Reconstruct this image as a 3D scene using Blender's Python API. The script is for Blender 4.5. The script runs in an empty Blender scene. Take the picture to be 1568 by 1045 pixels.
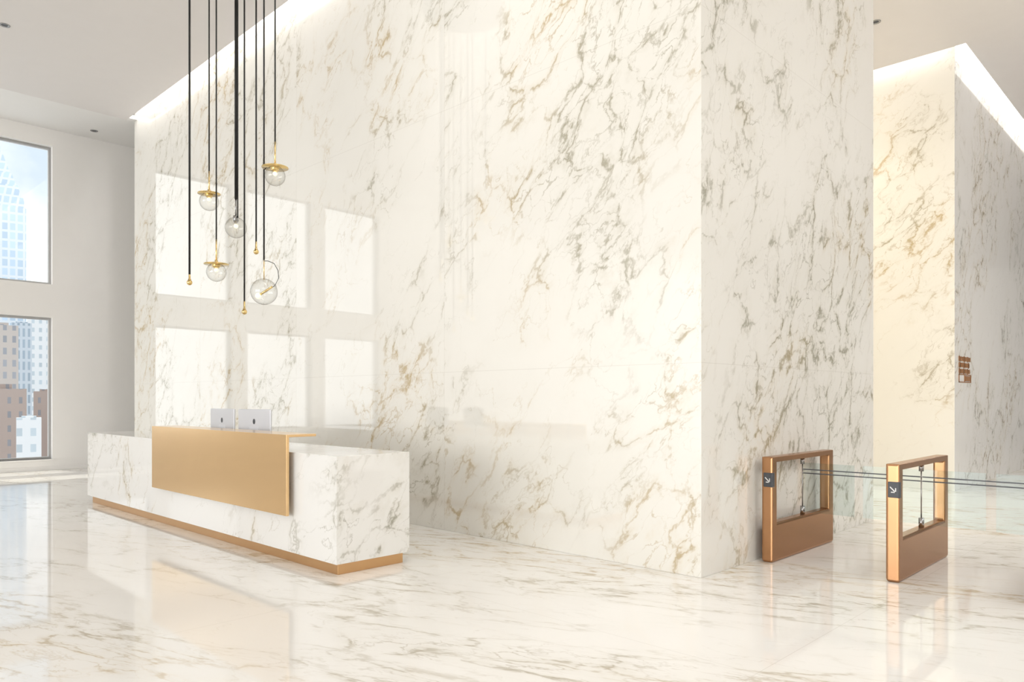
import bpy, bmesh, math, random
from mathutils import Vector, Matrix
random.seed(4)
scene = bpy.context.scene
try:
    scene.view_settings.view_transform = 'Standard'
except Exception as e:
    print(e)

# ------------------------------------------------------------------ materials
class NT:
    def __init__(s, name):
        s.m = bpy.data.materials.new(name); s.m.use_nodes = True
        s.t = s.m.node_tree; s.n = s.t.nodes; s.l = s.t.links
        s.b = s.n['Principled BSDF']; s.out = s.n['Material Output']
    def new(s, typ, **kw):
        nd = s.n.new(typ)
        for k, v in kw.items(): setattr(nd, k, v)
        return nd
    def setin(s, nd, key, v):
        if hasattr(v, 'is_linked') or isinstance(v, bpy.types.NodeSocket): s.l.new(v, nd.inputs[key])
        else: nd.inputs[key].default_value = v
    def math(s, op, a, b=None, c=None, clamp=False):
        nd = s.new('ShaderNodeMath', operation=op); nd.use_clamp = clamp
        s.setin(nd, 0, a)
        if b is not None: s.setin(nd, 1, b)
        if c is not None: s.setin(nd, 2, c)
        return nd.outputs[0]
    def vmath(s, op, a, b=None, sc=None):
        nd = s.new('ShaderNodeVectorMath', operation=op)
        s.setin(nd, 0, a)
        if b is not None: s.setin(nd, 1, b)
        if sc is not None: s.setin(nd, 'Scale', sc)
        return nd.outputs['Value'] if op == 'DOT_PRODUCT' else nd.outputs[0]
    def noise(s, vec, scale, detail=3, rough=0.5, dist=0.0, color=False):
        nd = s.new('ShaderNodeTexNoise')
        s.setin(nd, 'Vector', vec); nd.inputs['Scale'].default_value = scale
        nd.inputs['Detail'].default_value = detail; nd.inputs['Roughness'].default_value = rough
        nd.inputs['Distortion'].default_value = dist
        return nd.outputs['Color' if color else 'Fac']
    def mr(s, v, a, b, c=0.0, d=1.0, smooth=True):
        nd = s.new('ShaderNodeMapRange'); nd.interpolation_type = 'SMOOTHSTEP' if smooth else 'LINEAR'
        s.setin(nd, 0, v); s.setin(nd, 1, a); s.setin(nd, 2, b); s.setin(nd, 3, c); s.setin(nd, 4, d)
        return nd.outputs[0]
    def mix(s, f, a, b):
        nd = s.new('ShaderNodeMix', data_type='RGBA')
        s.setin(nd, 0, f); s.setin(nd, 6, a); s.setin(nd, 7, b)
        return nd.outputs[2]

def C(r, g, b): return (r, g, b, 1.0)

def marble(name, D, base=C(.855,.838,.785), v1=C(.36,.33,.24), v2=C(.49,.37,.19), stretch=.60, scale=2.15,
           dens=0.55, amount=.88, rough=.03, slab=None, joints=None, seed=0.0, ior=2.0, thin=1.1):
    t = NT(name)
    tc = t.new('ShaderNodeTexCoord'); P = tc.outputs['Object']
    sep = t.new('ShaderNodeSeparateXYZ'); t.l.new(P, sep.inputs[0])
    Pm = P
    if slab:
        k = t.math('FLOOR', t.math('DIVIDE', t.math('SUBTRACT', sep.outputs[slab[0]], slab[1]), slab[2]))
        cb = t.new('ShaderNodeCombineXYZ')
        t.l.new(t.math('MULTIPLY', k, 7.31), cb.inputs[0]); t.l.new(t.math('MULTIPLY', k, 3.17), cb.inputs[1]); t.l.new(t.math('MULTIPLY', k, 2.3), cb.inputs[2])
        Pm = t.vmath('ADD', P, cb.outputs[0])
    D1 = Vector(D).normalized()
    ax = min([Vector((1,0,0)), Vector((0,1,0)), Vector((0,0,1))], key=lambda a: abs(a.dot(D1)))
    D3 = D1.cross(ax).normalized(); D2 = D3.cross(D1).normalized()
    cb = t.new('ShaderNodeCombineXYZ')
    t.l.new(t.math('MULTIPLY', t.vmath('DOT_PRODUCT', Pm, tuple(D1)), stretch), cb.inputs[0])
    t.l.new(t.vmath('DOT_PRODUCT', Pm, tuple(D2)), cb.inputs[1])
    t.l.new(t.vmath('DOT_PRODUCT', Pm, tuple(D3)), cb.inputs[2])
    Q = t.vmath('ADD', cb.outputs[0], (seed, seed*.7, seed*1.3))
    ks = scale/2.1
    w1 = t.vmath('SCALE', t.vmath('SUBTRACT', t.noise(Q, 1.1*ks, 2, .5, 0, True), (.5,.5,.5)), sc=.8/ks)
    Q1 = t.vmath('ADD', Q, w1)
    w2 = t.vmath('SCALE', t.vmath('SUBTRACT', t.noise(Q, 5.0*ks, 4, .62, 0, True), (.5,.5,.5)), sc=.30/ks)
    Q2 = t.vmath('ADD', Q1, w2)
    def vor(vec, sc):
        v = t.new('ShaderNodeTexVoronoi', feature='DISTANCE_TO_EDGE'); t.l.new(vec, v.inputs['Vector']); v.inputs['Scale'].default_value = sc
        return v.outputs['Distance']
    dA = vor(Q2, scale); dB = vor(Q2, scale*2.1)
    fine = t.noise(Q1, 6*ks, 3, .65)
    mask = t.noise(Q1, .50*ks, 3, .62)
    mA = t.mr(mask, 1-dens-.03, 1-dens+.12)
    mB = t.mr(mask, 1-dens+.02, 1-dens+.15)
    wid = t.mr(fine, .38, .68, .012*thin, .062*thin, False)
    vA = t.math('MULTIPLY', t.mr(dA, 0.0, wid, 1, 0), mA)
    vB = t.math('MULTIPLY', t.mr(dB, 0.0, wid, 1, 0), mB)
    vB = t.math('MULTIPLY', vB, .7)
    nz = t.noise(Q2, 1.3*ks, 3, .6)
    rd = t.math('ABSOLUTE', t.math('SUBTRACT', nz, .5))
    vC = t.math('MULTIPLY', t.mr(rd, 0, .007*thin, 1, 0), t.mr(mask, .38, .55, .15, .6))
    inten = t.mr(fine, .40, .62, .22, 1.0)
    vein = t.math('MULTIPLY', t.math('MAXIMUM', t.math('MAXIMUM', vA, vB), vC), inten)
    vein = t.math('MULTIPLY', vein, amount, clamp=True)
    halo = t.math('MULTIPLY', t.math('MULTIPLY', t.mr(dA, 0, .20, 1, 0), mA), t.mr(fine, .4, .65, .04, .42*amount))
    low = t.noise(Q, .6, 2, .5)
    gold = t.mr(low, .43, .60)
    vc = t.mix(gold, v1, v2)
    cloud = t.mr(mask, .3, .75, 0, 1)
    b2 = C(base[0]*.955, base[1]*.95, base[2]*.935)
    bc = t.mix(cloud, base, b2)
    col = t.mix(halo, bc, t.mix(gold, C(.56,.525,.42), C(.69,.57,.38)))
    col = t.mix(vein, col, vc)
    if joints:
        for (axis, off, per) in joints:
            fr = t.math('FRACT', t.math('DIVIDE', t.math('SUBTRACT', sep.outputs[axis], off), per))
            ed = t.math('MINIMUM', fr, t.math('SUBTRACT', 1.0, fr))
            ln = t.math('LESS_THAN', ed, .003/per)
            col = t.mix(t.math('MULTIPLY', ln, .25), col, C(.45,.42,.36))
    t.l.new(col, t.b.inputs['Base Color'])
    t.b.inputs['Roughness'].default_value = rough
    t.b.inputs['IOR'].default_value = ior
    return t.m

def plain(name, col, rough=.6, metal=0.0, bump=0.0, var=.04, ior=1.45, nscale=3.0):
    t = NT(name)
    tc = t.new('ShaderNodeTexCoord')
    nz = t.noise(tc.outputs['Object'], nscale, 2, .55)
    c2 = C(col[0]*(1-var), col[1]*(1-var), col[2]*(1-var))
    t.l.new(t.mix(nz, col, c2), t.b.inputs['Base Color'])
    t.b.inputs['Roughness'].default_value = rough; t.b.inputs['Metallic'].default_value = metal
    t.b.inputs['IOR'].default_value = ior
    if bump:
        bp = t.new('ShaderNodeBump'); bp.inputs['Strength'].default_value = bump; bp.inputs['Distance'].default_value = .002
        t.l.new(t.noise(tc.outputs['Object'], 220, 2, .5), bp.inputs['Height']); t.l.new(bp.outputs[0], t.b.inputs['Normal'])
    return t.m

def emis(name, col, s):
    t = NT(name); t.b.inputs['Base Color'].default_value = col
    t.b.inputs['Emission Color'].default_value = col; t.b.inputs['Emission Strength'].default_value = s
    return t.m

def thin_glass(name, tint=C(.97,.985,.98), f0=.05, edge=.6, power=4.0, edge_tint=None):
    t = NT(name)
    lw = t.new('ShaderNodeLayerWeight'); lw.inputs[0].default_value = .5
    fac = lw.outputs['Facing']
    tr = t.new('ShaderNodeBsdfTransparent')
    t.l.new(t.mix(t.math('POWER', fac, 3.0), tint, edge_tint or tint), tr.inputs[0])
    gl = t.new('ShaderNodeBsdfGlossy'); gl.inputs['Roughness'].default_value = 0.0
    fr = t.math('MULTIPLY_ADD', t.math('POWER', fac, power), edge, f0)
    mx = t.new('ShaderNodeMixShader')
    t.l.new(fr, mx.inputs[0]); t.l.new(tr.outputs[0], mx.inputs[1]); t.l.new(gl.outputs[0], mx.inputs[2])
    t.l.new(mx.outputs[0], t.out.inputs[0])
    return t.m

def facade(name, wall, glass, w=1.6, h=1.7, mortar=.25, rough=.3):
    t = NT(name)
    tc = t.new('ShaderNodeTexCoord'); sep = t.new('ShaderNodeSeparateXYZ'); t.l.new(tc.outputs['Object'], sep.inputs[0])
    cb = t.new('ShaderNodeCombineXYZ')
    t.l.new(t.math('ADD', sep.outputs[0], sep.outputs[1]), cb.inputs[0]); t.l.new(sep.outputs[2], cb.inputs[1])
    br = t.new('ShaderNodeTexBrick'); br.offset = 0.0; br.squash = 1.0
    t.l.new(cb.outputs[0], br.inputs['Vector'])
    br.inputs['Scale'].default_value = 1.0; br.inputs['Brick Width'].default_value = w; br.inputs['Row Height'].default_value = h
    br.inputs['Mortar Size'].default_value = mortar; br.inputs['Mortar Smooth'].default_value = .1
    br.inputs['Color1'].default_value = glass; br.inputs['Color2'].default_value = C(glass[0]*1.25, glass[1]*1.25, glass[2]*1.25)
    br.inputs['Mortar'].default_value = wall
    t.l.new(br.outputs['Color'], t.b.inputs['Base Color']); t.b.inputs['Roughness'].default_value = rough
    return t.m

M_wf = marble('marble_wall_front', (1,0,1.15), slab=(0,-3.42,3.51), joints=[(2,1.93,3.2),(0,-3.42,3.51)], seed=2.0)
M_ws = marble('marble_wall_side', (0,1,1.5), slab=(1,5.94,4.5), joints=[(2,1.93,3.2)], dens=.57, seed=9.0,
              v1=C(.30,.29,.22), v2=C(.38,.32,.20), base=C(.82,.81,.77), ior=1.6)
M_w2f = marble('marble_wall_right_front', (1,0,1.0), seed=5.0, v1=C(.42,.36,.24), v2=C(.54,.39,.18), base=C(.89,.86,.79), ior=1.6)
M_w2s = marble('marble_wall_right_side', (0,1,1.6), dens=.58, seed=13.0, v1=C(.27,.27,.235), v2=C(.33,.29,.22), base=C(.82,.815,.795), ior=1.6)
M_floor = marble('marble_floor', (1,.33,0), stretch=.31, scale=3.0, dens=.59, amount=.80, rough=.045, seed=3.0,
                 v1=C(.40,.35,.26), v2=C(.51,.40,.24), base=C(.87,.857,.825), joints=[(0,-2.0,3.2),(1,.9,3.2)], ior=1.42, thin=1.2)
M_desk = marble('marble_desk', (1,.8,1.0), stretch=.45, scale=2.0, dens=.515, amount=.88, seed=24.0, v1=C(.33,.315,.25), v2=C(.43,.36,.23), base=C(.86,.855,.835), ior=1.5, thin=1.05)
M_paint = plain('white_plaster', C(.92,.903,.882), .55, var=.03)
M_ceil = plain('ceiling_paint', C(.82,.788,.775), .6, var=.03)
M_ceil2 = plain('ceiling_paint_light', C(.92,.908,.895), .6, var=.02)
M_frame = plain('window_frame_metal', C(.42,.42,.42), .35, .6)
M_glass = thin_glass('window_glass', C(.97,.98,.98), .03, .3)
M_globe = thin_glass('globe_glass', C(.95,.95,.94), .05, .4, 3.0, C(.50,.48,.45))
M_wing = thin_glass('gate_glass', C(.89,.935,.935), .025, .3)
M_gold = plain('satin_gold', C(.80,.55,.29), .20, 1.0, bump=.04, var=.06)
M_goldd = plain('plinth_gold', C(.62,.38,.19), .35, 1.0, var=.06)
M_copper = plain('brushed_copper', C(.49,.265,.135), .27, 1.0, bump=.05, var=.10)
M_brass = plain('polished_brass', C(.78,.58,.26), .15, 1.0, var=.05)
M_black = plain('black_cable', C(.012,.012,.012), .5)
M_steel = plain('steel', C(.35,.35,.35), .25, 1.0)
M_alu = plain('silver_aluminium', C(.66,.68,.72), .35, .3, var=.02)
M_dark = plain('dark_grey_plastic', C(.07,.075,.085), .4)
M_white = plain('white_marking', C(.85,.85,.85), .5)
M_sign = plain('sign_bronze', C(.36,.17,.07), .45, .2, var=.15)
M_led = emis('led_strip_emission', C(1,.975,.94), 20.0)
M_bulb = emis('bulb_warm', C(1,.85,.6), 1.0)

# ------------------------------------------------------------------ mesh builder
class MB:
    def __init__(s): s.bm = bmesh.new(); s.mats = []
    def mi(s, m):
        if m not in s.mats: s.mats.append(m)
        return s.mats.index(m)
    def box(s, x0,x1,y0,y1,z0,z1, m, M=None):
        vs = [s.bm.verts.new(v) for v in [(x0,y0,z0),(x1,y0,z0),(x1,y1,z0),(x0,y1,z0),(x0,y0,z1),(x1,y0,z1),(x1,y1,z1),(x0,y1,z1)]]
        if M:
            for v in vs: v.co = M @ v.co
        fs = []
        for f in [(0,3,2,1),(4,5,6,7),(0,1,5,4),(1,2,6,5),(2,3,7,6),(3,0,4,7)]:
            fc = s.bm.faces.new([vs[i] for i in f]); fc.material_index = s.mi(m); fs.append(fc)
        return fs  # bottom, top, -y, +x, +y, -x
    def tube(s, pts, r, m, seg=12, caps=True):
        pts = [Vector(p) for p in pts]; rings = []
        for i, p in enumerate(pts):
            d = (pts[min(i+1,len(pts)-1)] - pts[max(i-1,0)]).normalized()
            a = Vector((0,0,1)) if abs(d.z) < .9 else Vector((1,0,0))
            u = d.cross(a).normalized(); w = d.cross(u).normalized()
            rr = r[i] if isinstance(r, (list,tuple)) else r
            rings.append([s.bm.verts.new(p + rr*(math.cos(2*math.pi*k/seg)*u + math.sin(2*math.pi*k/seg)*w)) for k in range(seg)])
        for a, b in zip(rings, rings[1:]):
            for k in range(seg):
                f = s.bm.faces.new((a[k], a[(k+1)%seg], b[(k+1)%seg], b[k])); f.smooth = True; f.material_index = s.mi(m)
        if caps:
            for rg in (rings[0][::-1], rings[-1]):
                f = s.bm.faces.new(rg); f.material_index = s.mi(m)
    def lathe(s, prof, c, m, seg=32):
        c = Vector(c); rings = []
        for (r, z) in prof:
            if r < 1e-5: rings.append([s.bm.verts.new(c + Vector((0,0,z)))])
            else: rings.append([s.bm.verts.new(c + Vector((r*math.cos(2*math.pi*k/seg), r*math.sin(2*math.pi*k/seg), z))) for k in range(seg)])
        for a, b in zip(rings, rings[1:]):
            for k in range(seg):
                k2 = (k+1) % seg
                vs = [a[k % len(a)], a[k2 % len(a)], b[k2 % len(b)], b[k % len(b)]]
                u = []
                for v in vs:
                    if v not in u: u.append(v)
                if len(u) >= 3:
                    f = s.bm.faces.new(u); f.smooth = True; f.material_index = s.mi(m)
    def sphere(s, c, r, m, seg=32, n=16):
        s.lathe([(r*math.sin(math.pi*i/n), -r*math.cos(math.pi*i/n)) for i in range(n+1)], c, m, seg)
    def prism(s, poly, axis, a, b, m):
        def P(u, v, w): return {'X':(w,u,v),'Y':(u,w,v),'Z':(u,v,w)}[axis]
        A = [s.bm.verts.new(P(u,v,a)) for u,v in poly]; B = [s.bm.verts.new(P(u,v,b)) for u,v in poly]
        n = len(poly); fs = [s.bm.faces.new(A), s.bm.faces.new(B[::-1])]
        for i in range(n): fs.append(s.bm.faces.new((A[i], B[i], B[(i+1)%n], A[(i+1)%n])))
        for f in fs: f.material_index = s.mi(m)
    def done(s, name, bevel=0, parent=None, seg=2, angle=35):
        bmesh.ops.recalc_face_normals(s.bm, faces=s.bm.faces)
        me = bpy.data.meshes.new(name); s.bm.to_mesh(me); s.bm.free()
        for m in s.mats: me.materials.append(m)
        o = bpy.data.objects.new(name, me); scene.collection.objects.link(o)
        if bevel:
            md = o.modifiers.new('bevel','BEVEL'); md.width = bevel; md.segments = seg; md.limit_method = 'ANGLE'; md.angle_limit = math.radians(angle)
            md.harden_normals = True
        if parent: o.parent = parent
        return o
def empty(name, loc=(0,0,0)):
    e = bpy.data.objects.new(name, None); e.location = loc; scene.collection.objects.link(e); return e
def setpar(o, e):
    o.parent = e; o.matrix_parent_inverse = Matrix.Translation(-Vector(e.location))

# ------------------------------------------------------------------ room shell
CZ = 7.65; RZ = 8.10
XW = -19.2
b = MB(); b.box(XW-.4, 9, -22, 40, -.3, 0, M_floor); b.done('floor')

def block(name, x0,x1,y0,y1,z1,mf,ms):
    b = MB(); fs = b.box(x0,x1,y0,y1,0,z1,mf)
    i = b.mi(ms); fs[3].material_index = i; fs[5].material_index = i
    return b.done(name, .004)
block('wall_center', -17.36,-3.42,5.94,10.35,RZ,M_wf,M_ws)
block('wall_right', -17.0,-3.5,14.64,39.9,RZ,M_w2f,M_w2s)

# window wall (left) with 3 columns x 2 rows of openings
wins = [(2.85,4.82,.25),(.45,2.42,.78),(-1.92,.02,.78)]
T = .40
b = MB()
def wb(y0,y1,z0,z1): b.box(XW-T, XW, y0,y1,z0,z1, M_paint)
wb(4.82,40,0,RZ); wb(2.42,2.85,0,RZ); wb(.02,.45,0,RZ); wb(-22,-1.92,0,RZ)
for (a,c,s) in wins:
    wb(a,c,0,s); wb(a,c,3.45,4.20); wb(a,c,7.33,RZ)
b.done('wall_left')
for i,(a,c,s) in enumerate(wins):
    b = MB(); f = .05
    for (z0,z1) in ((s,3.45),(4.20,7.33)):
        xf0, xf1 = XW-.20, XW-.12
        b.box(xf0,xf1,a,a+f,z0,z1,M_frame); b.box(xf0,xf1,c-f,c,z0,z1,M_frame)
        b.box(xf0,xf1,a+f,c-f,z0,z0+f,M_frame); b.box(xf0,xf1,a+f,c-f,z1-f,z1,M_frame)
        b.box(XW-.165,XW-.155,a+f,c-f,z0+f,z1-f,M_glass)
    b.box(XW-.12,XW+.04,a-.02,c+.02,s-.03,s+.0,M_paint)
    b.done('window_%d'%(i+1), .003)
b = MB(); b.box(XW,XW+.02,-22,40,0,.09,M_paint); b.done('baseboard_left', .003)

b = MB(); b.box(9,9.3,-22,40,0,RZ,M_paint); b.done('wall_side')
b = MB(); b.box(XW-.4,9.3,40,40.3,0,RZ,M_paint); b.done('wall_back')

# suspended ceiling with light coves
g = .22
b = MB()
def cb(x0,x1,y0,y1): b.box(x0,x1,y0,y1,CZ,CZ+.06,M_ceil)
cb(-17.2,9,-22,5.94-g)
cb(-3.42+g,9,5.94-g,39.9)
cb(-17.2,-3.42+g,10.35+g,14.64-g)
cb(-3.5+g,-3.42+g,14.64-g,39.9)
b.done('ceiling')
b = MB()
b.box(XW,-17.2,-22,40,CZ+.06,CZ+.14,M_ceil2)
b.done('ceiling_window_bay')
b = MB(); b.box(XW-.4,9.3,-22,40.3,RZ,RZ+.3,M_ceil2); b.done('ceiling_slab')
def led(x0,x1,y0,y1):
    b = MB(); b.box(x0,x1,y0,y1,RZ-.04,RZ,M_led); return b.done('cove_light_strip')
led(-17.2,-3.42,5.94-.16,5.94-.06)
led(-3.36,-3.26,5.94,10.35)
led(-17,-3.5,14.48,14.58)
led(-3.44,-3.34,14.64,39)

def downlight(x,y,z):
    b = MB()
    b.lathe([(.045,.002),(.05,-.006),(.075,-.008),(.08,0.0)], (x,y,z), M_steel, 24)
    b.lathe([(0,.001),(.046,.001)], (x,y,z-.003), M_dark, 24)
    b.done('recessed_downlight')
downlight(-18.6,5.5,CZ+.06); downlight(-14.25,2.9,CZ); downlight(-4.13,12.6,CZ)

# ------------------------------------------------------------------ reception desk
desk = empty('reception_desk', (-9.3,4.1,0))
X0,X1,Y0,Y1 = -12.86,-5.82,3.71,4.54
b = MB(); b.box(X0,X1,Y0,Y1,.10,1.083,M_desk); setpar(b.done('stone_body', .004), desk)
b = MB(); b.box(X0+.13,X1-.03,Y0+.035,Y1-.06,0,.10,M_goldd); setpar(b.done('plinth', .003), desk)
b = MB()
poly = [(3.625,.47),(3.655,.47),(3.655,1.232),(3.95,1.232),(3.95,1.257),(3.625,1.257)]
b.prism(poly,'X',-9.98,-6.56,M_gold)
setpar(b.done('gold_counter_panel', .003), desk)
b = MB()
for x in (-9.4,-8.3,-7.2): b.box(x,x+.06,3.655,3.712,.6,1.0,M_goldd)
for x in (-9.6,-8.27,-7.0): b.box(x,x+.05,3.80,3.85,1.083,1.232,M_goldd)
setpar(b.done('counter_brackets'), desk)

def monitor(x,y,rot):
    e = empty('computer_monitor', (x,y,1.083)); e.rotation_euler[2] = rot
    def add(bb,n,bev=0,seg=2):
        o = bb.done(n,bev,None,seg); o.parent = e; return o
    b = MB(); b.box(-.29,.29,-.012,.012,.075,.40,M_alu); add(b,'display_housing',.010,3)
    b = MB(); b.box(-.275,.275,.0125,.0135,.12,.387,M_dark); add(b,'screen')
    b = MB(); b.prism([(-.03,.006),(-.012,.006),(.0,.2),(-.012,.2)],'X',-.08,.08,M_alu)
    b.box(-.10,.10,-.09,.09,0,.007,M_alu); add(b,'stand',.002)
    b = MB(); b.prism([(.022*math.cos(k*math.pi/8),.255+.032*math.sin(k*math.pi/8)) for k in range(16)],'Y',-.0135,-.0122,M_dark); add(b,'rear_emblem')
monitor(-9.15,4.18,math.radians(4)); monitor(-8.3,4.18,math.radians(12))

# ------------------------------------------------------------------ pendant cluster
cl = empty('pendant_chandelier', (-8.6,4.1,CZ))
f = 1139.0
def place(px, t):
    r = (px-784)/f
    return (r*.717-.697)*t, (r*.697+.717)*t
def zz(py,t): return 1.6+(612-py)/f*t
b = MB(); b.lathe([(0,-.05),(.62,-.05),(.64,-.04),(.64,0),(0,0)], (-8.6,4.1,CZ), M_black, 48); setpar(b.done('canopy'), cl)
def cable(b, x, y, z, r=.012): b.tube([(x,y,CZ-.03),(x,y,z)], r, M_black, 8)
def disc_lamp(n, px, py, t, R, stem):
    x,y = place(px,t); z = zz(py,t)
    b = MB(); cable(b,x,y,z+stem,.009)
    b.tube([(x,y,z+stem+.02),(x,y,z)], .009, M_brass, 12)
    b.lathe([(0,.05),(.018,.05),(.02,.035),(.02,.0),(R*.3,.006),(R,.004),(R,-.004),(R*.3,-.004),(.045,-.006),(.045,-.03),(.03,-.045),(0,-.045)], (x,y,z), M_brass, 40)
    n_ = 18; gr = .115
    prof = [(gr*math.sin(math.pi*i/n_), -gr*math.cos(math.pi*i/n_)) for i in range(n_-2)]
    b.lathe(prof, (x,y,z-.095), M_globe, 32)
    b.sphere((x,y,z-.07), .026, M_bulb, 16, 10)
    setpar(b.done('disc_lamp_%d'%n), cl)
disc_lamp(1,320,297,9.2,.135,.26)
disc_lamp(2,331,405,9.0,.145,.28)
disc_lamp(3,421,257,8.6,.15,.28)
def weight(n, px, py, t, r=.012):
    x,y = place(px,t); z = zz(py,t)
    b = MB(); cable(b,x,y,z+.10,r)
    b.lathe([(0,.13),(.010,.13),(.012,.05),(.02,.03)], (x,y,z), M_brass, 16)
    b.sphere((x,y,z), .033, M_brass, 20, 12)
    setpar(b.done('counterweight_%d'%n), cl)
weight(1,290,433,8.9,.013); weight(2,374,478,9.1,.010); weight(3,392,386,9.3,.010)
t=9.3; x,y = place(361,t); z = zz(349,t)
b = MB(); cable(b,x,y,zz(305,t),.018); 
b.tube([(x,y,zz(305,t)+.01),(x,y,zz(330,t))],.010,M_steel,12)
b.lathe([(0,.15),(.03,.15),(.035,.13),(.035,.09),(.02,.06),(0,.06)], (x,y,z), M_steel, 20)
b.sphere((x,y,z), .13, M_globe); b.sphere((x,y,z+.02), .028, M_bulb, 16, 10)
b.tube([(x+.05,y,CZ-.03),(x+.05,y,z+.12)],.008,M_black,8)
setpar(b.done('globe_lamp_1'), cl)
t=8.8; x,y = place(404,t); z = zz(447,t)
rr = Vector((.717,.697,0))
b = MB(); cable(b,x,y,zz(398,t),.010)
P0 = Vector((x,y,zz(400,t)))
ctrl = [(0,0),(.05,-.0),(.12,-.03),(.165,-.11),(.175,-.20),(.13,-.29),(.06,-.34),(0.02,-.37)]
b.tube([P0+rr*u+Vector((0,0,v)) for u,v in ctrl], .004, M_black, 8)
b.tube([(x,y,z+.40),(x,y,z+.14)],.006,M_brass,8)
A = Vector((x,y,z))+rr*.10+Vector((0,0,.06)); B = Vector((x,y,z))-rr*.07-Vector((0,0,.05))
b.tube([A,B],.014,M_brass,12); b.sphere(B,.035,M_bulb,16,10)
b.sphere((x,y,z), .155, M_globe)
setpar(b.done('globe_lamp_2'), cl)

# ------------------------------------------------------------------ turnstiles
def turnstile(x0, left_wing, right_wing, arrow=True):
    x1 = x0+.11; ya, yb = 6.97, 8.5; h = 1.035; ym = 7.8
    e = empty('turnstile_gate', ((x0+x1)/2, ym, 0))
    b = MB()
    oy = [(ya,0),(yb,0),(yb,h),(ya,h)]; iy = [(ya+.10,.385),(yb-.11,.385),(yb-.11,h-.055),(ya+.10,h-.055)]
    V = {}
    for s,xx in (('a',x0),('b',x1)):
        V[s] = [b.bm.verts.new((xx,u,v)) for u,v in oy], [b.bm.verts.new((xx,u,v)) for u,v in iy]
    k = b.mi(M_copper)
    for i in range(4):
        j=(i+1)%4
        for q in ((V['a'][0][i],V['a'][0][j],V['a'][1][j],V['a'][1][i]),(V['b'][0][i],V['b'][1][i],V['b'][1][j],V['b'][0][j]),
                  (V['a'][0][i],V['b'][0][i],V['b'][0][j],V['a'][0][j]),(V['a'][1][i],V['a'][1][j],V['b'][1][j],V['b'][1][i])):
            fc = b.bm.faces.new(q); fc.material_index = k
    setpar(b.done('frame', .022, None, 4), e)
    xm=(x0+x1)/2
    b = MB()
    b.tube([(xm,ym,h-.056),(xm,ym,h-.12)],.022,M_steel,16); b.tube([(xm,ym,.384),(xm,ym,.47)],.024,M_steel,16)
    b.tube([(xm,ym,.46),(xm,ym,h-.11)],.006,M_steel,10)
    setpar(b.done('hinge_post'), e)
    for sgn, on in ((-1,left_wing),(1,right_wing)):
        if not on: continue
        xa, xb = (xm+.01, xm+.53) if sgn>0 else (xm-.53, xm-.01)
        ba, bb_ = (xm+.01, xm+.571) if sgn>0 else (xm-.571, xm-.01)
        b = MB(); b.box(xa,xb,ym-.005,ym+.005,.41,.93,M_wing)
        b.box(ba,bb_,ym-.009,ym+.009,.855,.865,M_dark); b.box(ba,bb_,ym-.009,ym+.009,.815,.825,M_dark)
        setpar(b.done('glass_wing_'+('right' if sgn>0 else 'left')), e)
    b = MB(); zc=.81
    b.box(x0+.012,x1+.0025,ya-.0025,ya+.05,zc-.075,zc+.075,M_dark)
    o = b.done('arrow_plate', .012, None, 3); setpar(o, e)
    b = MB(); cx=(x0+x1)/2+.004; yy=ya-.0045
    M = Matrix.Translation((cx,0,zc)) @ Matrix.Rotation(math.radians(45),4,'Y')
    b.box(-.034,.030,yy,yy+.002,-.0045,.0045,M_white,M)
    M2 = Matrix.Translation((cx+.022,0,zc-.022))
    b.box(-.038,.004,yy,yy+.002,-.004,.004,M_white,M2); b.box(-.004,.004,yy,yy+.002,-.004,.038,M_white,M2)
    setpar(b.done('arrow_symbol'), e)
turnstile(-3.345, False, True)
turnstile(-2.20, True, True)
turnstile(-1.06, True, False)

# ------------------------------------------------------------------ wall sign
b = MB(); xs=-3.5
rows = [(2.36,[.10,.16,.12,.10,.08,.14]),(2.25,[.14,.10,.16,.12,.12]),(2.14,[.10,.12,.14,.10,.10,.10])]
for z,ws in rows:
    y=14.90
    for i,w in enumerate(ws):
        hh=.075
        b.box(xs,xs+.012,y,y+w*.8,z-hh,z,M_sign)
        if i%2==0: b.box(xs,xs+.012,y+w*.3,y+w*.5,z-hh-.015,z+.012,M_sign)
        y+=w+.02
b.box(xs,xs+.012,14.90,15.72,2.035,2.05,M_sign); b.box(xs,xs+.012,14.90,15.72,1.90,1.915,M_sign)
b.box(xs,xs+.012,14.90,14.915,1.90,2.05,M_sign); b.box(xs,xs+.012,15.27,15.285,1.90,2.05,M_sign); b.box(xs,xs+.012,15.705,15.72,1.90,2.05,M_sign)
b.box(xs,xs+.012,15.32,15.66,1.93,2.02,M_sign)
b.done('wall_sign')

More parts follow.
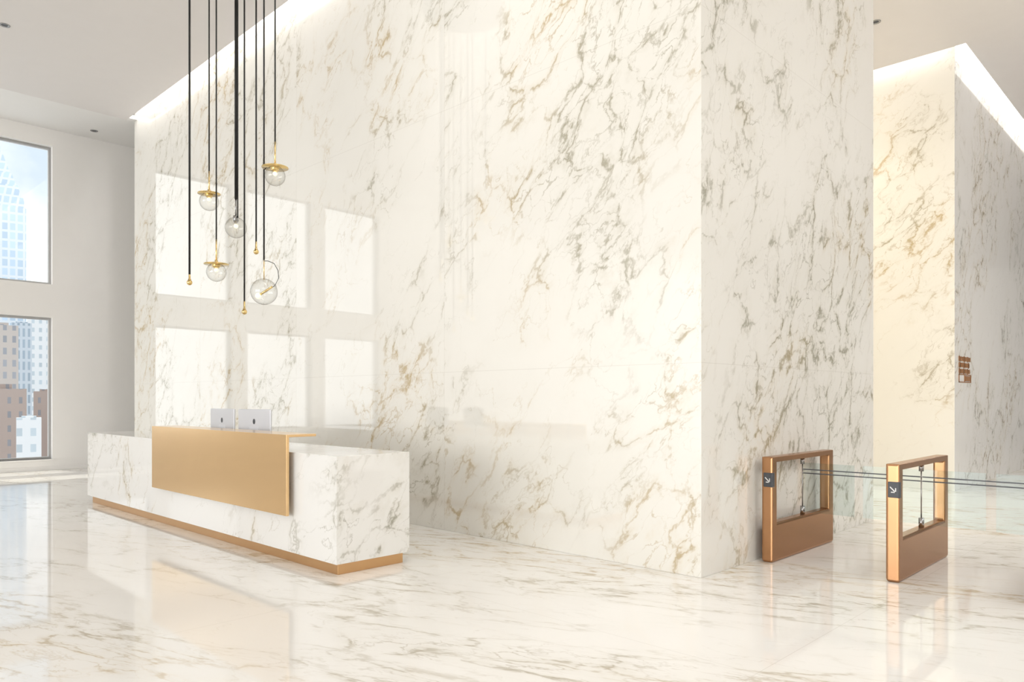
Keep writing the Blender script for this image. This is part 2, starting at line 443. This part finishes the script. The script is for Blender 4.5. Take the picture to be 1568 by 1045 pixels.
# ------------------------------------------------------------------ city outside
F1 = facade('facade_glass_tower', C(.88,.92,.96), C(.58,.70,.82), 3.0, 3.6, .5)  # facade colours lightened to stand in for aerial haze
F2 = facade('facade_brown', C(.56,.50,.46), C(.30,.31,.34), 2.4, 3.2, .75, .6)
F3 = facade('facade_grey', C(.58,.64,.70), C(.30,.37,.44), 1.6, 3.4, .45, .4)
F4 = facade('facade_pale', C(.78,.79,.80), C(.46,.52,.56), 2.6, 3.0, .8, .5)
F5 = facade('facade_brick', C(.42,.33,.29), C(.24,.24,.26), 2.2, 2.8, .8, .7)
M_gr = plain('city_ground', C(.60,.61,.62), .9)  # pale colour carries the distance haze
GZ=-45
def bld(px0,px1,py,t,mat,name='city_building',depth=None,tiers=None):
    xa,ya = place((px0+px1)/2,t); w=(px1-px0)/f*t; top = zz(py,t)
    a = math.radians(44.2)+math.atan(-((px0+px1)/2-784)/f)
    M = Matrix.Translation((xa,ya,0)) @ Matrix.Rotation(a,4,'Z')
    b = MB(); d = depth or w
    b.box(-w/2,w/2,-d/2,d/2,GZ,top,mat,M)
    if not tiers: b.box(-w*.3,w*.3,-d*.3,d*.3,top,top+w*.08,mat,M)
    if tiers:
        z=top
        for (s0,s1,hh) in tiers:
            vs=[b.bm.verts.new(M@Vector((sx*w/2*s,sy*d/2*s,zq))) for s,zq in ((s0,z),(s1,z+hh)) for sx,sy in ((-1,-1),(1,-1),(1,1),(-1,1))]
            for q in ((0,1,5,4),(1,2,6,5),(2,3,7,6),(3,0,4,7),(4,5,6,7)):
                fc=b.bm.faces.new([vs[i] for i in q]); fc.material_index=b.mi(mat)
            z+=hh
    o=b.done(name); return o
bld(-30,33,322,300,F1,'city_skyscraper',tiers=[(.98,.86,5),(.80,.66,4.5),(.60,.42,5),(.36,.04,9),(.04,.01,9)])
bld(-40,21,500,200,F2); bld(20,46,496,230,F3); bld(45,80,480,260,F4); bld(-60,30,596,150,F5); bld(28,60,640,140,F4); bld(55,95,600,170,F5)
bld(-160,-60,420,260,F3); bld(100,190,430,300,F4)
b=MB(); b.box(-600,-30,-400,400,GZ-1,GZ,M_gr); b.done('city_ground')

# ------------------------------------------------------------------ world + lights
w = bpy.data.worlds.new('sky'); scene.world = w; w.use_nodes = True
nt = w.node_tree; bg = nt.nodes['Background']
tc = nt.nodes.new('ShaderNodeTexCoord'); nz = nt.nodes.new('ShaderNodeTexNoise'); nz.inputs['Scale'].default_value = 4.5; nz.inputs['Detail'].default_value = 6
nt.links.new(tc.outputs['Generated'], nz.inputs['Vector'])
cr = nt.nodes.new('ShaderNodeValToRGB'); cr.color_ramp.elements[0].position=.40; cr.color_ramp.elements[1].position=.60
cr.color_ramp.elements[0].color = C(.60,.69,.78); cr.color_ramp.elements[1].color = C(1,1,1)
nt.links.new(nz.outputs['Fac'], cr.inputs[0])
# hazy bright part of the sky, added to strengthen window reflections on the wall
dp = nt.nodes.new('ShaderNodeVectorMath'); dp.operation='DOT_PRODUCT'
nt.links.new(tc.outputs['Generated'], dp.inputs[0]); dp.inputs[1].default_value = tuple(Vector((-.87,-.47,.12)).normalized())
mr = nt.nodes.new('ShaderNodeMapRange'); mr.interpolation_type='SMOOTHSTEP'
nt.links.new(dp.outputs['Value'], mr.inputs[0]); mr.inputs[1].default_value=.82; mr.inputs[2].default_value=.96; mr.inputs[3].default_value=0; mr.inputs[4].default_value=1
mx = nt.nodes.new('ShaderNodeMix'); mx.data_type='RGBA'
nt.links.new(mr.outputs[0], mx.inputs[0]); nt.links.new(cr.outputs[0], mx.inputs[6]); mx.inputs[7].default_value = C(1.25,1.245,1.23)
nt.links.new(mx.outputs[2], bg.inputs[0]); bg.inputs[1].default_value = 1.4

def area(name, loc, rot, sx, sy, power, col=(1,.982,.955)):
    l = bpy.data.lights.new(name,'AREA'); l.shape='RECTANGLE'; l.size=sx; l.size_y=sy; l.energy=power; l.color=col
    o = bpy.data.objects.new(name,l); o.location=loc; o.rotation_euler=rot; scene.collection.objects.link(o); return o
area('rear_fill_light', (-4.0,-30,4.2), (math.radians(90),0,0), 26, 9, 4300)   # unseen fill added beyond the open rear, main light on the walls
area('overhead_fill_light', (2.2,-2.5,CZ-.05), (0,0,0), 6.5, 5, 320)  # added fill above the camera, out of view, lifts the floor
area('gate_fill_light', (5.5,9.5,CZ-.05), (0,0,0), 5, 12, 500)  # unseen fill, added to brighten the dark far area past the gates
area('far_side_fill_light', (7.3,17,CZ-.05), (0,0,0), 2.2, 10, 320)  # second added fill, out of view, brightens the far right wall face
area('corridor_fill_light', (-9,12.3,CZ-.05), (0,0,0), 6, 2, 330, (1,.94,.82))  # warm fill added out of sight to light the right wall front
area('wall_base_fill_light', (-5.5,4.0,CZ-.05), (0,0,0), 3, 1.0, 40)  # unseen fill added to brighten the floor along the main wall
s = bpy.data.lights.new('sun','SUN'); s.energy=3.0; s.angle=math.radians(.6); s.color=(1,.95,.86)
so = bpy.data.objects.new('sun',s); so.rotation_euler = Vector((.36,.10,-.93)).to_track_quat('-Z','Y').to_euler(); so.location=(-40,0,40); scene.collection.objects.link(so)

# ------------------------------------------------------------------ camera
cd = bpy.data.cameras.new('camera'); cd.sensor_width=36; cd.lens=1139/1568*36; cd.shift_y=.057; cd.clip_end=2000
co = bpy.data.objects.new('camera',cd); co.location=(0,0,1.6); co.rotation_euler=(math.radians(90),0,math.radians(44.2))
scene.collection.objects.link(co); scene.camera=co
